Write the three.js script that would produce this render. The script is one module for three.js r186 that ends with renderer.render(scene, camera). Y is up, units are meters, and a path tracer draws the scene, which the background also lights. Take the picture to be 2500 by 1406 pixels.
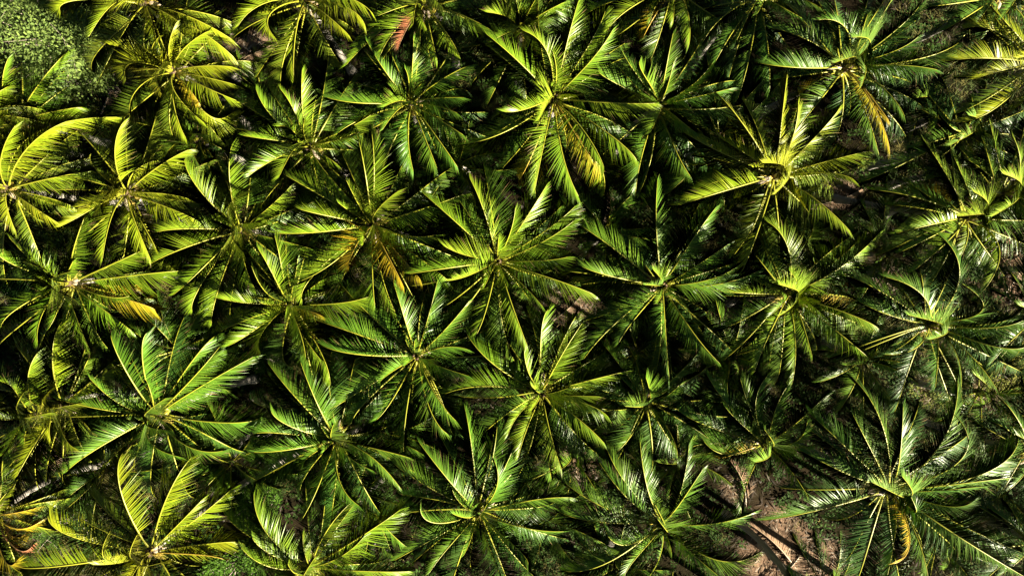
import * as THREE from 'three';
import { mergeGeometries } from 'three/addons/utils/BufferGeometryUtils.js';
import { ImprovedNoise } from 'three/addons/math/ImprovedNoise.js';

// ------------------------------------------------------------------ camera, sky, sun, exposure
const H = 37, HALF = 0.75;                     // camera height above the ground (m), tangent of half the horizontal field
const scene = new THREE.Scene();
const camera = new THREE.PerspectiveCamera(2 * Math.atan(HALF * 575 / 1024) * 180 / Math.PI, 1024 / 575, 0.1, 2000);
camera.position.set(0, H, 0);
camera.up.set(0, 0, -1);
camera.lookAt(0, 0, 0);
scene.add(camera);

const SUN_EL = 27 * Math.PI / 180, SUN_AZ = Math.atan2(0.52, 0.86);   // sun low in the east-south-east (image right, slightly down)
const sunDir = new THREE.Vector3(Math.cos(SUN_EL) * Math.cos(SUN_AZ), Math.sin(SUN_EL), Math.cos(SUN_EL) * Math.sin(SUN_AZ));
// a deep clear tropical sky, lighter towards the horizon and round the sun
{
  const W = 256, Hh = 128, d = new Float32Array(W * Hh * 4);
  for (let j = 0; j < Hh; j++) for (let i = 0; i < W; i++) {
    const el = ((j + 0.5) / Hh - 0.5) * Math.PI, az = ((i + 0.5) / W - 0.5) * 2 * Math.PI;
    const v = new THREE.Vector3(Math.cos(el) * Math.cos(az), Math.sin(el), Math.cos(el) * Math.sin(az));
    const up = Math.max(0, v.y), hz = Math.pow(1 - up, 3), c = Math.max(0, v.dot(sunDir)), gl = 0.10 * Math.pow(c, 6) + 0.25 * Math.pow(c, 40), k = (j * W + i) * 4;
    d[k] = 0.006 + 0.020 * hz + gl * 0.3; d[k + 1] = 0.012 + 0.022 * hz + gl * 0.28; d[k + 2] = 0.020 + 0.019 * hz + gl * 0.24; d[k + 3] = 1;
    if (v.y < 0) { d[k] = 0.02; d[k + 1] = 0.022; d[k + 2] = 0.016; }
  }
  const t = new THREE.DataTexture(d, W, Hh, THREE.RGBAFormat, THREE.FloatType);
  t.mapping = THREE.EquirectangularReflectionMapping; t.magFilter = t.minFilter = THREE.LinearFilter; t.needsUpdate = true;
  scene.background = t; scene.environment = t;
}
const sun = new THREE.DirectionalLight(new THREE.Color(1.0, 0.90, 0.68), 5);
sun.position.copy(sunDir).multiplyScalar(80);
sun.castShadow = true;
sun.shadow.mapSize.set(4096, 4096);
Object.assign(sun.shadow.camera, { left: -36, right: 36, top: 30, bottom: -30, near: 1, far: 180 });
scene.add(sun, sun.target);

const renderer = new THREE.WebGLRenderer({ antialias: true });
renderer.toneMapping = THREE.LinearToneMapping;
renderer.toneMappingExposure = 5.2;
renderer.shadowMap.enabled = true;

// ------------------------------------------------------------------ helpers
let seed = 1;
function rnd() { seed = (seed + 0x6D2B79F5) | 0; let t = Math.imul(seed ^ (seed >>> 15), 1 | seed); t = (t + Math.imul(t ^ (t >>> 7), 61 | t)) ^ t; return ((t ^ (t >>> 14)) >>> 0) / 4294967296; }
const rr = (a, b) => a + (b - a) * rnd();
const lerp = (a, b, t) => a + (b - a) * t;
const clamp = (v, a, b) => Math.max(a, Math.min(b, v));
const noise = new ImprovedNoise();
const V = (x, y, z) => new THREE.Vector3(x, y, z);
const DEG = Math.PI / 180;
// a spot of the photograph (2500 x 1406) at a height above the ground -> metres
const at = (px, py, y) => V((px - 1250) / 1250 * HALF * (H - y), y, (py - 703) / 1250 * HALF * (H - y));
const used = {};
function numbered(n) { used[n] = (used[n] || 0) + 1; return used[n] === 1 ? n : `${n}_${String(used[n] - 1).padStart(3, '0')}`; }
function thing(name, label, category, pos, group) {
  const o = new THREE.Group(); o.name = numbered(name); o.position.copy(pos); scene.add(o);
  o.userData = { label, category }; if (group) o.userData.group = group;
  return o;
}
function mesh(name, geo, mat, parent) {
  const m = new THREE.Mesh(geo, mat); m.name = name; m.castShadow = m.receiveShadow = true; parent.add(m); return m;
}
function geoFrom(pos, nor, idx, col) {
  const g = new THREE.BufferGeometry();
  g.setAttribute('position', new THREE.BufferAttribute(new Float32Array(pos), 3));
  if (nor) g.setAttribute('normal', new THREE.BufferAttribute(new Float32Array(nor), 3));
  if (col) g.setAttribute('color', new THREE.BufferAttribute(new Float32Array(col), 3));
  g.setIndex(idx); if (!nor) g.computeVertexNormals();
  return g;
}
// tapered tube through points with a radius and colour at each
function tube(pts, radii, sides, colOf, flat = 1) {
  const pos = [], nor = [], idx = [], col = [], n = pts.length;
  let prev = null;
  for (let i = 0; i < n; i++) {
    const t = pts[Math.min(i + 1, n - 1)].clone().sub(pts[Math.max(i - 1, 0)]).normalize();
    let a = prev ? prev.clone().addScaledVector(t, -prev.dot(t)) : (Math.abs(t.y) > 0.9 ? V(1, 0, 0) : V(t.z, 0, -t.x));
    a.addScaledVector(t, -a.dot(t)).normalize(); prev = a;
    const b = t.clone().cross(a);
    for (let k = 0; k < sides; k++) {
      const f = k / sides * 2 * Math.PI, c = Math.cos(f), s = Math.sin(f) * flat, r = radii[i];
      pos.push(pts[i].x + (a.x * c + b.x * s) * r, pts[i].y + (a.y * c + b.y * s) * r, pts[i].z + (a.z * c + b.z * s) * r);
      const q = V(0, 0, 0).addScaledVector(a, c).addScaledVector(b, s / flat / flat).normalize();
      nor.push(q.x, q.y, q.z);
      const cc = colOf ? colOf(i / (n - 1), k) : null; if (cc) col.push(...cc);
    }
  }
  for (let i = 0; i < n - 1; i++) for (let k = 0; k < sides; k++) {
    const a = i * sides + k, b = i * sides + (k + 1) % sides, c = a + sides, d = b + sides;
    idx.push(a, b, c, b, d, c);
  }
  const last = pos.length / 3; const e = pts[n - 1]; const te = e.clone().sub(pts[n - 2]).normalize();
  pos.push(e.x, e.y, e.z); nor.push(te.x, te.y, te.z); if (colOf) col.push(...colOf(1, 0));
  for (let k = 0; k < sides; k++) idx.push((n - 1) * sides + k, (n - 1) * sides + (k + 1) % sides, last);
  return geoFrom(pos, nor, idx, colOf ? col : null);
}

// ------------------------------------------------------------------ materials
function dataTexture(n, fn, repeat) {
  const d = new Uint8Array(n * n * 4);
  for (let y = 0; y < n; y++) for (let x = 0; x < n; x++) { const c = fn(x / n, y / n); const k = (y * n + x) * 4; d[k] = c[0]; d[k + 1] = c[1]; d[k + 2] = c[2]; d[k + 3] = 255; }
  const t = new THREE.DataTexture(d, n, n); t.wrapS = t.wrapT = THREE.RepeatWrapping; t.magFilter = THREE.LinearFilter; t.minFilter = THREE.LinearMipmapLinearFilter; t.generateMipmaps = true;
  if (repeat) t.repeat.set(repeat, repeat); t.needsUpdate = true; return t;
}
const leafMat = new THREE.MeshPhysicalMaterial({ vertexColors: true, side: THREE.DoubleSide, roughness: 0.9, transmission: 0.2, thickness: 0, clearcoat: 0.6, clearcoatRoughness: 0.38, ior: 1.4, specularIntensity: 0.25 });
leafMat.name = 'palm leaflet';
const deadMat = new THREE.MeshStandardMaterial({ vertexColors: true, side: THREE.DoubleSide, roughness: 0.9 });
const rachisMat = new THREE.MeshPhysicalMaterial({ vertexColors: true, roughness: 0.45, clearcoat: 0.3, clearcoatRoughness: 0.35 });
const barkTex = dataTexture(256, (u, v) => { const r = Math.sin(v * 2 * Math.PI * 12 + 1.5 * Math.sin(u * 6.283)) * 0.5 + 0.5; const q = noise.noise(u * 20, v * 20, 3) * 0.5 + 0.5; const k = 70 + 110 * Math.pow(r, 0.4) + 60 * q; return [k, k, k]; });
const trunkMat = new THREE.MeshStandardMaterial({ vertexColors: true, roughness: 0.95 });
const fibreMat = new THREE.MeshStandardMaterial({ color: new THREE.Color(0.10, 0.065, 0.035), roughness: 1, side: THREE.DoubleSide });
const spatheMat = new THREE.MeshStandardMaterial({ color: new THREE.Color(0.42, 0.34, 0.26), roughness: 0.8, side: THREE.DoubleSide });
const flowerMat = new THREE.MeshStandardMaterial({ color: new THREE.Color(0.50, 0.38, 0.08), roughness: 0.8 });
const nutMats = [[0.20, 0.24, 0.03], [0.34, 0.26, 0.03], [0.12, 0.17, 0.03]].map((c) => new THREE.MeshPhysicalMaterial({ color: new THREE.Color(...c), roughness: 0.5, clearcoat: 0.3, clearcoatRoughness: 0.3 }));

// ------------------------------------------------------------------ the ground
const px2m = (px, py) => [(px - 1250) / 1250 * HALF * H, (py - 703) / 1250 * HALF * H];
// places where the photograph shows bare pinkish earth: x, y, radius in pixels of the photograph
const BARE = [[1895, 1335, 80], [1800, 1190, 30], [2010, 1390, 60], [5, 70, 60], [620, 130, 60], [2040, 475, 45], [2160, 690, 30], [2480, 650, 80], [1390, 735, 60], [150, 1095, 60], [590, 780, 40], [1780, 800, 50], [1410, 1130, 45], [2400, 960, 35], [330, 560, 50], [2270, 950, 30]].map(([x, y, r]) => [...px2m(x, y), r / 1250 * HALF * H]);
const bareness = (x, z) => { let b = 0; for (const [cx, cz, r] of BARE) { const q = ((x - cx) ** 2 + (z - cz) ** 2) / (r * r); if (q < 6) b = Math.max(b, Math.exp(-q * q * 0.8)); } return clamp(b * 1.3 + 0.5 * noise.noise(x * 0.7, 31, z * 0.7) * (b > 0.05 ? 1 : 0), 0, 1); };
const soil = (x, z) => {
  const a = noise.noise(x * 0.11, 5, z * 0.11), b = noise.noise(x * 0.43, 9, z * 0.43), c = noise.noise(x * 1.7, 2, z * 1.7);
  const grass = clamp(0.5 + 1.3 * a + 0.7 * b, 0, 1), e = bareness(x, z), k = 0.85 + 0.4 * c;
  const mould = [lerp(0.026, 0.016, grass), lerp(0.019, 0.018, grass), lerp(0.011, 0.006, grass)];     // leaf mould, with the shade under the trees darkened into it
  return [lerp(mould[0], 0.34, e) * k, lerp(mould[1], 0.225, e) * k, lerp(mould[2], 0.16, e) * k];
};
const groundY = (x, z) => 0.12 * noise.noise(x * 0.2, 0, z * 0.2) + 0.05 * noise.noise(x * 0.9, 4, z * 0.9);
{
  const pos = [], col = [], idx = [], uv = [], NX = 300, NZ = 220, sx = (i) => { const t = i / NX * 2 - 1; return 32 * t + 368 * Math.sign(t) * Math.pow(Math.abs(t), 15); }, sz = (i) => { const t = i / NZ * 2 - 1; return 21 * t + 379 * Math.sign(t) * Math.pow(Math.abs(t), 15); };
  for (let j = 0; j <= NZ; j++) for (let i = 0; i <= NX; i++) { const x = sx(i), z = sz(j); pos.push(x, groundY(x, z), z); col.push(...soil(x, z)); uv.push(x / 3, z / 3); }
  for (let j = 0; j < NZ; j++) for (let i = 0; i < NX; i++) { const a = j * (NX + 1) + i; idx.push(a, a + NX + 1, a + 1, a + 1, a + NX + 1, a + NX + 2); }
  const g = geoFrom(pos, null, idx, col); g.setAttribute('uv', new THREE.BufferAttribute(new Float32Array(uv), 2));
  const tile = (u, v, f, s) => { const n = (a, b) => noise.noise(a * f, b * f, s); return lerp(lerp(n(u, v), n(u - 1, v), u), lerp(n(u, v - 1), n(u - 1, v - 1), u), v); };
  const gt = dataTexture(512, (u, v) => { const a = tile(u, v, 9, 1), b = tile(u, v, 34, 7), c = tile(u, v, 90, 4); const k = clamp(190 + 60 * a + 70 * b + 60 * c, 30, 255); return [k, k * 0.98, k * 0.95]; });
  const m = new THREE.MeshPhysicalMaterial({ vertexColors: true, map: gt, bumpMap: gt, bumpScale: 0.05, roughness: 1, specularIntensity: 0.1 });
  const o = mesh('ground', g, m, scene); o.userData.kind = 'structure';
}

// ------------------------------------------------------------------ palm fronds
// One frond grows from `base` along `path(s)`; leaflets on both sides. All points are relative to the palm's foot.
const UP = V(0, 1, 0);
function frondGeometry(P, o) {
  // P: array of rachis points (relative), o: options
  const n = P.length, T = [], S = [], N = [];
  for (let i = 0; i < n; i++) {
    const t = P[Math.min(i + 1, n - 1)].clone().sub(P[Math.max(0, i - 1)]).normalize();
    const hd = V(P[Math.min(i + 1, n - 1)].x - P[Math.max(0, i - 1)].x, 0, P[Math.min(i + 1, n - 1)].z - P[Math.max(0, i - 1)].z);
    if (hd.lengthSq() < 1e-8) hd.set(o.dir.x, 0, o.dir.z);
    hd.normalize();
    const s = V(-hd.z, 0, hd.x); s.addScaledVector(t, -s.dot(t)).normalize();   // right-hand side seen from above
    const nn = s.clone().cross(t).normalize(); if (nn.y < 0 && Math.abs(t.y) < 0.7) nn.negate();
    const roll = (o.roll + o.twist * i / n);
    const c = Math.cos(roll), d = Math.sin(roll);
    const s2 = s.clone().multiplyScalar(c).addScaledVector(nn, d), n2 = nn.clone().multiplyScalar(c).addScaledVector(s, -d);
    T.push(t); S.push(s2); N.push(n2);
  }
  const pos = [], nor = [], idx = [], col = [];
  const L = o.L, cnt = Math.round(o.count), SEG = 4, WID = [0.85, 0.95, 0.58, 0.28, 0];
  const d = V(), w = V(), p = V(), nrm = V();
  for (const side of [-1, 1]) {
    const ph = rr(0, 50);
    for (let k = 0; k < cnt; k++) {
      const u = (k + rr(0.2, 0.8)) / cnt;
      if (u < o.bare) continue;
      if (o.gaps && noise.noise(k * 0.11, ph, side * 3) > 0.42) continue;
      const s = u * (n - 1), i = Math.min(n - 2, Math.floor(s)), f = s - i;
      const t = T[i].clone().lerp(T[i + 1], f).normalize(), sd = S[i].clone().lerp(S[i + 1], f).normalize(), up = N[i].clone().lerp(N[i + 1], f).normalize();
      p.copy(P[i]).lerp(P[i + 1], f);
      const v = (u - o.bare) / (1 - o.bare);
      const clump = noise.noise(k * 0.17, ph, 1.3), clump2 = noise.noise(k * 0.45, ph, 7.7);
      let len = o.leaf * (v < 0.3 ? lerp(0.70, 1, Math.sin(v / 0.3 * 1.57)) : lerp(1, 0.40, Math.pow((v - 0.3) / 0.7, 1.5)));
      len *= rr(0.74, 1.14) * (rnd() < 0.03 ? rr(0.35, 0.8) : 1);
      const fw = lerp(64, 15, Math.pow(v, 1.05)) * DEG * (1 + 0.18 * clump + 0.16 * clump2 + rr(-0.06, 0.06));         // angle off the rachis
      const el = (side < 0 ? o.vee : o.vee2) + 0.30 * clump + 0.22 * clump2 + rr(-0.08, 0.08);
      d.copy(t).multiplyScalar(Math.cos(fw)).addScaledVector(sd, side * Math.sin(fw) * Math.cos(el)).addScaledVector(up, Math.sin(fw) * Math.sin(el)).normalize();
      const g = o.grav * (1 + 0.35 * clump2) * (len / 0.8);
      const tilt = o.tilt * side + 0.35 * clump + rr(-0.28, 0.28);
      const wid = o.wid * rr(0.85, 1.1) * lerp(1, 0.7, v);
      const k0 = pos.length / 3;
      const dry = rnd() < o.dry ? 1 : 0, jit = rr(0.86, 1.14), yj = rr(-1, 1) * 0.10 + 0.10 * clump;
      for (let q = 0; q <= SEG; q++) {
        const qq = q / SEG;
        w.copy(t).addScaledVector(d, -t.dot(d)).normalize();
        nrm.copy(d).cross(w).normalize(); if (nrm.dot(up) < 0) nrm.negate();
        const ct = Math.cos(tilt), st = Math.sin(tilt);
        const wx = w.x * ct + nrm.x * st, wy = w.y * ct + nrm.y * st, wz = w.z * ct + nrm.z * st;
        const nx = nrm.x * ct - w.x * st, ny = nrm.y * ct - w.y * st, nz = nrm.z * ct - w.z * st;
        const hw = wid * WID[q] * 0.5;
        const c = o.color, yy = 1 + yj, tipb = dry && qq > 0.5;
        const cr = tipb ? 0.22 : c[0] * jit * yy * lerp(1.12, 0.98, qq), cg = tipb ? 0.15 : c[1] * jit * lerp(1.06, 1, qq), cb = tipb ? 0.06 : c[2] * jit;
        if (q < SEG) {
          pos.push(p.x + wx * hw, p.y + wy * hw, p.z + wz * hw, p.x - wx * hw, p.y - wy * hw, p.z - wz * hw);
          nor.push(nx, ny, nz, nx, ny, nz); col.push(cr, cg, cb, cr, cg, cb);
        } else { pos.push(p.x, p.y, p.z); nor.push(nx, ny, nz); col.push(cr, cg, cb); }
        // step outwards, bending down under its own weight
        p.addScaledVector(d, len / SEG);
        d.y -= g * (0.10 + 0.30 * qq); d.normalize();
      }
      for (let q = 0; q < SEG - 1; q++) { const a = k0 + q * 2; idx.push(a, a + 1, a + 2, a + 1, a + 3, a + 2); }
      idx.push(k0 + (SEG - 1) * 2, k0 + (SEG - 1) * 2 + 1, k0 + SEG * 2);
    }
  }
  return geoFrom(pos, nor, idx, col);
}
function arcHeights(t0, t1, n, pw) {        // unit-length arc: horizontal advance and height at n+1 stations
  const h = [0], z = [0];
  for (let i = 0; i < n; i++) { const a = lerp(t0, t1, Math.pow((i + 0.5) / n, pw)) * DEG; h.push(h[i] + Math.cos(a) / n); z.push(z[i] + Math.sin(a) / n); }
  return [h, z];
}
let fronds = 0, tris = 0;
const longest = [];
// crown: point (world); foot: point (world); tip/via: pixels of the photograph
function addFrond(palm, crown, foot, f, palmOpt) {
  const fl = f.flags, n = 16;
  const L0 = palmOpt.L;
  let tip, via, t0, t1, L = L0, pw = 1.0, h, z;
  let tz = crown.y, vz = crown.y;
  const B = crown.clone();
  for (let it = 0; it < 6; it++) {
    tip = at(f.tip[0], f.tip[1], tz); via = f.via ? at(f.via[0], f.via[1], vz) : null;
    let R = via ? Math.hypot(via.x - B.x, via.z - B.z) + Math.hypot(via.x - tip.x, via.z - tip.z) : Math.hypot(tip.x - B.x, tip.z - B.z);
    if (it === 0 || it === 2) {
      const r = R / L0;
      if (fl.includes('d')) { t0 = 25; t1 = -68; pw = 0.8; }
      else if (fl.includes('h')) { t0 = -5; t1 = -80; pw = 0.6; }
      else if (fl.includes('m')) { t0 = 4; t1 = -46; }
      else if (fl.includes('u') || r < 0.42) { t0 = 82; t1 = 42; pw = 1.2; }
      else { const q = clamp((r - 0.42) / 0.5, 0, 1); t0 = lerp(76, 36, q); t1 = lerp(8, -34, q); pw = lerp(1.2, 1.1, q); }
      if (fl.includes('k')) { t0 -= 16; t1 -= 12; }
    }
    [h, z] = arcHeights(t0, t1, n, pw);
    L = clamp(R / h[n], 1.2, L0 * 1.45);
    tz = crown.y + z[n] * L; vz = crown.y + z[n / 2] * L;
  }
  longest.push(L / L0);
  const C = via ? V(2 * via.x - (B.x + tip.x) / 2, 0, 2 * via.z - (B.z + tip.z) / 2) : V((B.x + tip.x) / 2, 0, (B.z + tip.z) / 2);
  if (via) {   // keep the sideways bend moderate
    const m = V((B.x + tip.x) / 2, 0, (B.z + tip.z) / 2); C.sub(m).multiplyScalar(0.9).add(m);
  }
  const P = [];
  for (let i = 0; i <= n; i++) {
    const q = h[i] / h[n], a = (1 - q) * (1 - q), b = 2 * q * (1 - q), c = q * q;
    P.push(V(a * B.x + b * C.x + c * tip.x - foot.x, B.y + z[i] * L - foot.y, a * B.z + b * C.z + c * tip.z - foot.z));
  }
  const dir = V(tip.x - B.x, 0, tip.z - B.z).normalize();
  const young = clamp((t1 + 30) / 60, 0, 1);
  // start a little off the heart, older fronds lower
  const off = dir.clone().multiplyScalar(0.10); off.y = lerp(-0.28, 0.05, young);
  for (let i = 0; i <= n; i++) P[i].addScaledVector(off, 1 - i / n);
  const sway = (fl.includes('p') ? 0.55 : fl.includes('n') ? -0.55 : rr(-0.42, 0.42)) + (palmOpt.under ? 0 : -0.17 * (sunDir.x * -dir.z + sunDir.z * dir.x));   // upper fronds rolled a little sunward to brighten the crowns
  const vee = fl.includes('h') ? -0.2 : lerp(-0.20, 0.22, young) + rr(-0.12, 0.12);
  let color = palmOpt.color, dead = false;
  if (fl.includes('y')) color = [0.28, 0.235, 0.008];
  if (fl.includes('r')) { color = [0.20, 0.075, 0.03]; dead = true; }
  if (fl.includes('b')) { color = [0.17, 0.11, 0.06]; dead = true; }
  const fr = rr(0.9, 1.1), yel = rr(-0.12, 0.12) + (young > 0.6 ? 0.10 : 0);
  const o = {
    L, dir, roll: sway, twist: f.twist ?? rr(-0.8, 0.8), vee: vee + rr(-0.1, 0.1), vee2: vee + rr(-0.1, 0.1), grav: fl.includes('u') ? 0.25 : lerp(0.62, 0.22, young) * rr(0.6, 1.25), count: clamp(L / 0.060, 36, 90), bare: rr(0.13, 0.18),
    leaf: palmOpt.leaf * clamp(L / L0, 0.55, 1.05), wid: 0.046, tilt: rr(-0.35, 0.1), dry: dead ? 1 : rr(0, 0.12), gaps: rnd() < 0.25, color: [color[0] * fr * (1 + yel), color[1] * fr, color[2] * fr],
  };
  const g = frondGeometry(P, o);
  tris += g.index.count / 3; fronds++;
  const fm = mesh('frond', g, dead ? deadMat : leafMat, palm);
  if (fl.includes('y')) fm.userData.label = 'yellowing old frond';
  if (dead) fm.userData.label = 'dry reddish brown frond';
  const rad = P.map((_, i) => { const q = i / n; return lerp(0.044, 0.006, Math.pow(q, 0.75)) * (i === 0 ? 1.7 : i === 1 ? 1.15 : 1); });
  const rc = dead ? [0.24, 0.14, 0.07] : fl.includes('y') ? [0.46, 0.32, 0.04] : [0.33, 0.34, 0.025];
  const rb = [rc[0] * 0.8, rc[1] * 0.78, rc[2] * 0.8];
  const lifted = P.map((p, i) => p.clone().add(V(0, i < 1 ? 0 : 0.012, 0)));
  const rg = tube(lifted, rad, 5, (q) => [lerp(rb[0], rc[0], q), lerp(rb[1], rc[1], q), lerp(rb[2], rc[2], q)], 0.75);
  tris += rg.index.count / 3;
  mesh('rachis', rg, rachisMat, fm);
}
const nutGeo = new THREE.SphereGeometry(0.12, 10, 8); nutGeo.scale(0.9, 1.15, 0.9);
function buildPalm(def) {
  seed = def.seed;
  const toPx = (x, y) => [def.ox + x * 0.34133, def.oy + y * 0.34133];
  const c = toPx(def.c[0], def.c[1]);
  const crown = at(c[0], c[1], def.h);
  const foot = def.foot ? at(def.foot[0], def.foot[1], 0) : V(crown.x + rr(-0.7, 0.7), 0, crown.z + rr(-0.7, 0.7));
  foot.y = groundY(foot.x, foot.z) - 0.05;
  const palm = thing('coconut_palm', def.label, 'palm tree', foot, 'coconut palms of the grove');
  // trunk: swollen foot, ringed, slightly curved
  {
    const top = crown.clone().sub(foot).add(V(0, -0.25, 0)), pts = [], rad = [], n = 26, bend = V(rr(-0.5, 0.5), 0, rr(-0.5, 0.5));
    for (let i = 0; i <= n; i++) {
      const q = i / n, b = Math.sin(q * Math.PI) * 0.8;
      pts.push(V(top.x * Math.pow(q, 1.2) + bend.x * b, top.y * q, top.z * Math.pow(q, 1.2) + bend.z * b));
      rad.push(lerp(0.17, 0.115, q) + 0.12 * Math.exp(-q * 14) + (i % 2 ? 0.006 : 0));
    }
    mesh('trunk', tube(pts, rad, 12, (q, k) => { const v = 0.30 + 0.10 * noise.noise(q * 60, k * 0.7, def.seed) + 0.06 * noise.noise(q * 9, k, 2); return [v * 1.02, v * 0.93, v * 0.84]; }), trunkMat, palm);
  }
  const opt = { L: def.L || 4.7, leaf: (def.leaf || 0.92) * 1.36, color: def.color || [0.105, 0.185, 0.003] };
  const k = crown.clone().sub(foot);
  // fibrous heart with leaf bases
  {
    const parts = [];
    for (let i = 0; i < 9; i++) { const a = i * 2.4, r = 0.10; parts.push(tube([V(k.x + Math.cos(a) * r * 0.5, k.y - 0.55, k.z + Math.sin(a) * r * 0.5), V(k.x + Math.cos(a) * r * 1.3, k.y - 0.25, k.z + Math.sin(a) * r * 1.3), V(k.x + Math.cos(a) * r * 1.1, k.y + 0.12, k.z + Math.sin(a) * r * 1.1)], [0.10, 0.09, 0.05], 6)); }
    mesh('heart', mergeGeometries(parts), fibreMat, palm);
  }
  for (const t of def.f.split(';')) {
    const m = t.trim().match(/^([-\d. ]+)([a-z]*)$/); if (!m) throw new Error('frond ' + t);
    const q = m[1].trim().split(/\s+/).map(Number);
    addFrond(palm, crown, foot, { tip: toPx(q[0], q[1]), via: q.length > 3 ? toPx(q[2], q[3]) : null, flags: m[2] }, opt);
  }
  // old low fronds under the crown and young ones at the heart
  // two lower whorls of older, flatter and hanging fronds
  const nl = def.low < 0 ? 0 : (def.low ?? 4) + 13, a0 = rr(0, 6.28);
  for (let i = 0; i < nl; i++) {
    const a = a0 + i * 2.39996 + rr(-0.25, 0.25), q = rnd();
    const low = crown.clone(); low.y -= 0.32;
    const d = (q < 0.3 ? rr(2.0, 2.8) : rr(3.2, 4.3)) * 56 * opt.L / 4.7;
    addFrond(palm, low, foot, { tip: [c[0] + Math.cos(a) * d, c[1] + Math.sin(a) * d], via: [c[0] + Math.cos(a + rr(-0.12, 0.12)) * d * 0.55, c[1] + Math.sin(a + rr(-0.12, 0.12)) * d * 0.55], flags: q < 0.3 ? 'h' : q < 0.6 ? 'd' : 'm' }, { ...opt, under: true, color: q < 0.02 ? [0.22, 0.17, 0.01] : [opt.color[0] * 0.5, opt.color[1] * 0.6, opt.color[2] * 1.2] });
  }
  const ny = def.young ?? 3, a1 = rr(0, 6.28);
  for (let i = 0; i < ny; i++) {
    const a = a1 + i * 2.3, d = rr(0.45, 1.1) * 62;
    addFrond(palm, crown, foot, { tip: [c[0] + Math.cos(a) * d, c[1] + Math.sin(a) * d], via: null, flags: 'u' }, { ...opt, L: opt.L * 0.62, color: [opt.color[0] * 1.25, opt.color[1] * 1.2, opt.color[2]] });
  }
  // nuts, flower branches and the dry spathe under the fronds, on the side that faces the middle of the picture where the photo shows them
  const toMid = V(-crown.x, 0, -crown.z).normalize();
  for (let i = 0; i < (def.nuts ?? 4); i++) {
    const a = Math.atan2(toMid.z, toMid.x) + rr(-1.2, 1.2), r = rr(0.24, 0.42);
    const m = mesh('coconut', nutGeo, nutMats[Math.floor(rnd() * 3)], palm);
    m.position.set(k.x + Math.cos(a) * r, k.y - rr(0.25, 0.65), k.z + Math.sin(a) * r); m.rotation.set(rr(-0.5, 0.5), rr(0, 6), rr(-0.5, 0.5));
  }
  for (let i = 0; i < (def.flowers ?? 1); i++) {
    const a = Math.atan2(toMid.z, toMid.x) + rr(-0.8, 0.8), parts = [], dx = Math.cos(a), dz = Math.sin(a), len = rr(0.55, 0.8);
    for (let j = 0; j < 9; j++) {
      const b = a + rr(-0.6, 0.6), s = rr(0.25, 0.7);
      const p0 = V(k.x + dx * len * s * 0.9, k.y - 0.1 + 0.15 * s, k.z + dz * len * s * 0.9);
      parts.push(tube([p0, p0.clone().add(V(Math.cos(b) * 0.18, 0.02, Math.sin(b) * 0.18)), p0.clone().add(V(Math.cos(b) * 0.36, -0.06, Math.sin(b) * 0.36))], [0.012, 0.012, 0.006], 4));
    }
    parts.push(tube([V(k.x + dx * 0.1, k.y - 0.2, k.z + dz * 0.1), V(k.x + dx * len * 0.5, k.y, k.z + dz * len * 0.5), V(k.x + dx * len, k.y - 0.05, k.z + dz * len)], [0.03, 0.025, 0.012], 5));
    mesh('flower_branch', mergeGeometries(parts), flowerMat, palm);
    const b = a + rr(-0.5, 0.5), ex = Math.cos(b), ez = Math.sin(b);
    mesh('spathe', tube([V(k.x + ex * 0.15, k.y - 0.15, k.z + ez * 0.15), V(k.x + ex * 0.4, k.y + 0.02, k.z + ez * 0.4), V(k.x + ex * 0.62, k.y - 0.02, k.z + ez * 0.62), V(k.x + ex * 0.82, k.y - 0.12, k.z + ez * 0.82)], [0.025, 0.075, 0.065, 0.004], 7, null, 0.4), spatheMat, palm);
  }
  return palm;
}

// ------------------------------------------------------------------ the palms
// Frond lists: "tipX tipY [viaX viaY][flags]" in the coordinates of the tile they were measured in; tiles start at these spots of the photograph.
const OX = { A: 0, B: 620, C: 1240, D: 1860 }, OY = [0, 460, 926];
let palmSeed = 100;
function P(tile, cx, cy, h, label, f, o = {}) { buildPalm({ ox: OX[tile[0]], oy: OY[+tile[1]], c: [cx, cy], h, label, f, seed: (palmSeed += 17), ...o }); }
const YG = [0.180, 0.235, 0.005], MG = [0.122, 0.210, 0.006], DG = [0.078, 0.168, 0.009], EG = [0.062, 0.140, 0.010];  // YG paints in front-lit yellow, mostly at left; EG backlit dark at right
// upper left
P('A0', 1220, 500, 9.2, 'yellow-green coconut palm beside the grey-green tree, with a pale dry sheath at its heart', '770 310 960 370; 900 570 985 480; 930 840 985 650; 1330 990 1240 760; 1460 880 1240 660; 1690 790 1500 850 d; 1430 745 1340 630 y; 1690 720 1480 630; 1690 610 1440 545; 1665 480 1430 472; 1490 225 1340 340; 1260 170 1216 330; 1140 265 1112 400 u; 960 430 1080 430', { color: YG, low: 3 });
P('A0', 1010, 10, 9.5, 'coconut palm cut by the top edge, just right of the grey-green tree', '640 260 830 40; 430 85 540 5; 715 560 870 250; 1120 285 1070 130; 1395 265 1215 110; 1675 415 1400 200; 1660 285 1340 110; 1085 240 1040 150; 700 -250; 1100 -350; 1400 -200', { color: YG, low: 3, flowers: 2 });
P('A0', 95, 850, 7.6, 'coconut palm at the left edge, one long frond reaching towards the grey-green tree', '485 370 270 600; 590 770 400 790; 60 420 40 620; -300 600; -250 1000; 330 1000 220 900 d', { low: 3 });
P('A0', -330, 800, 9.4, 'coconut palm mostly beyond the left edge, broad yellow-green fronds entering the frame', '60 620 -100 700; 95 780 -80 800; 80 1000 -80 920; 40 1150 -140 1010; -700 800; -400 400; -350 1200', { color: YG, low: 2 });
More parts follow.
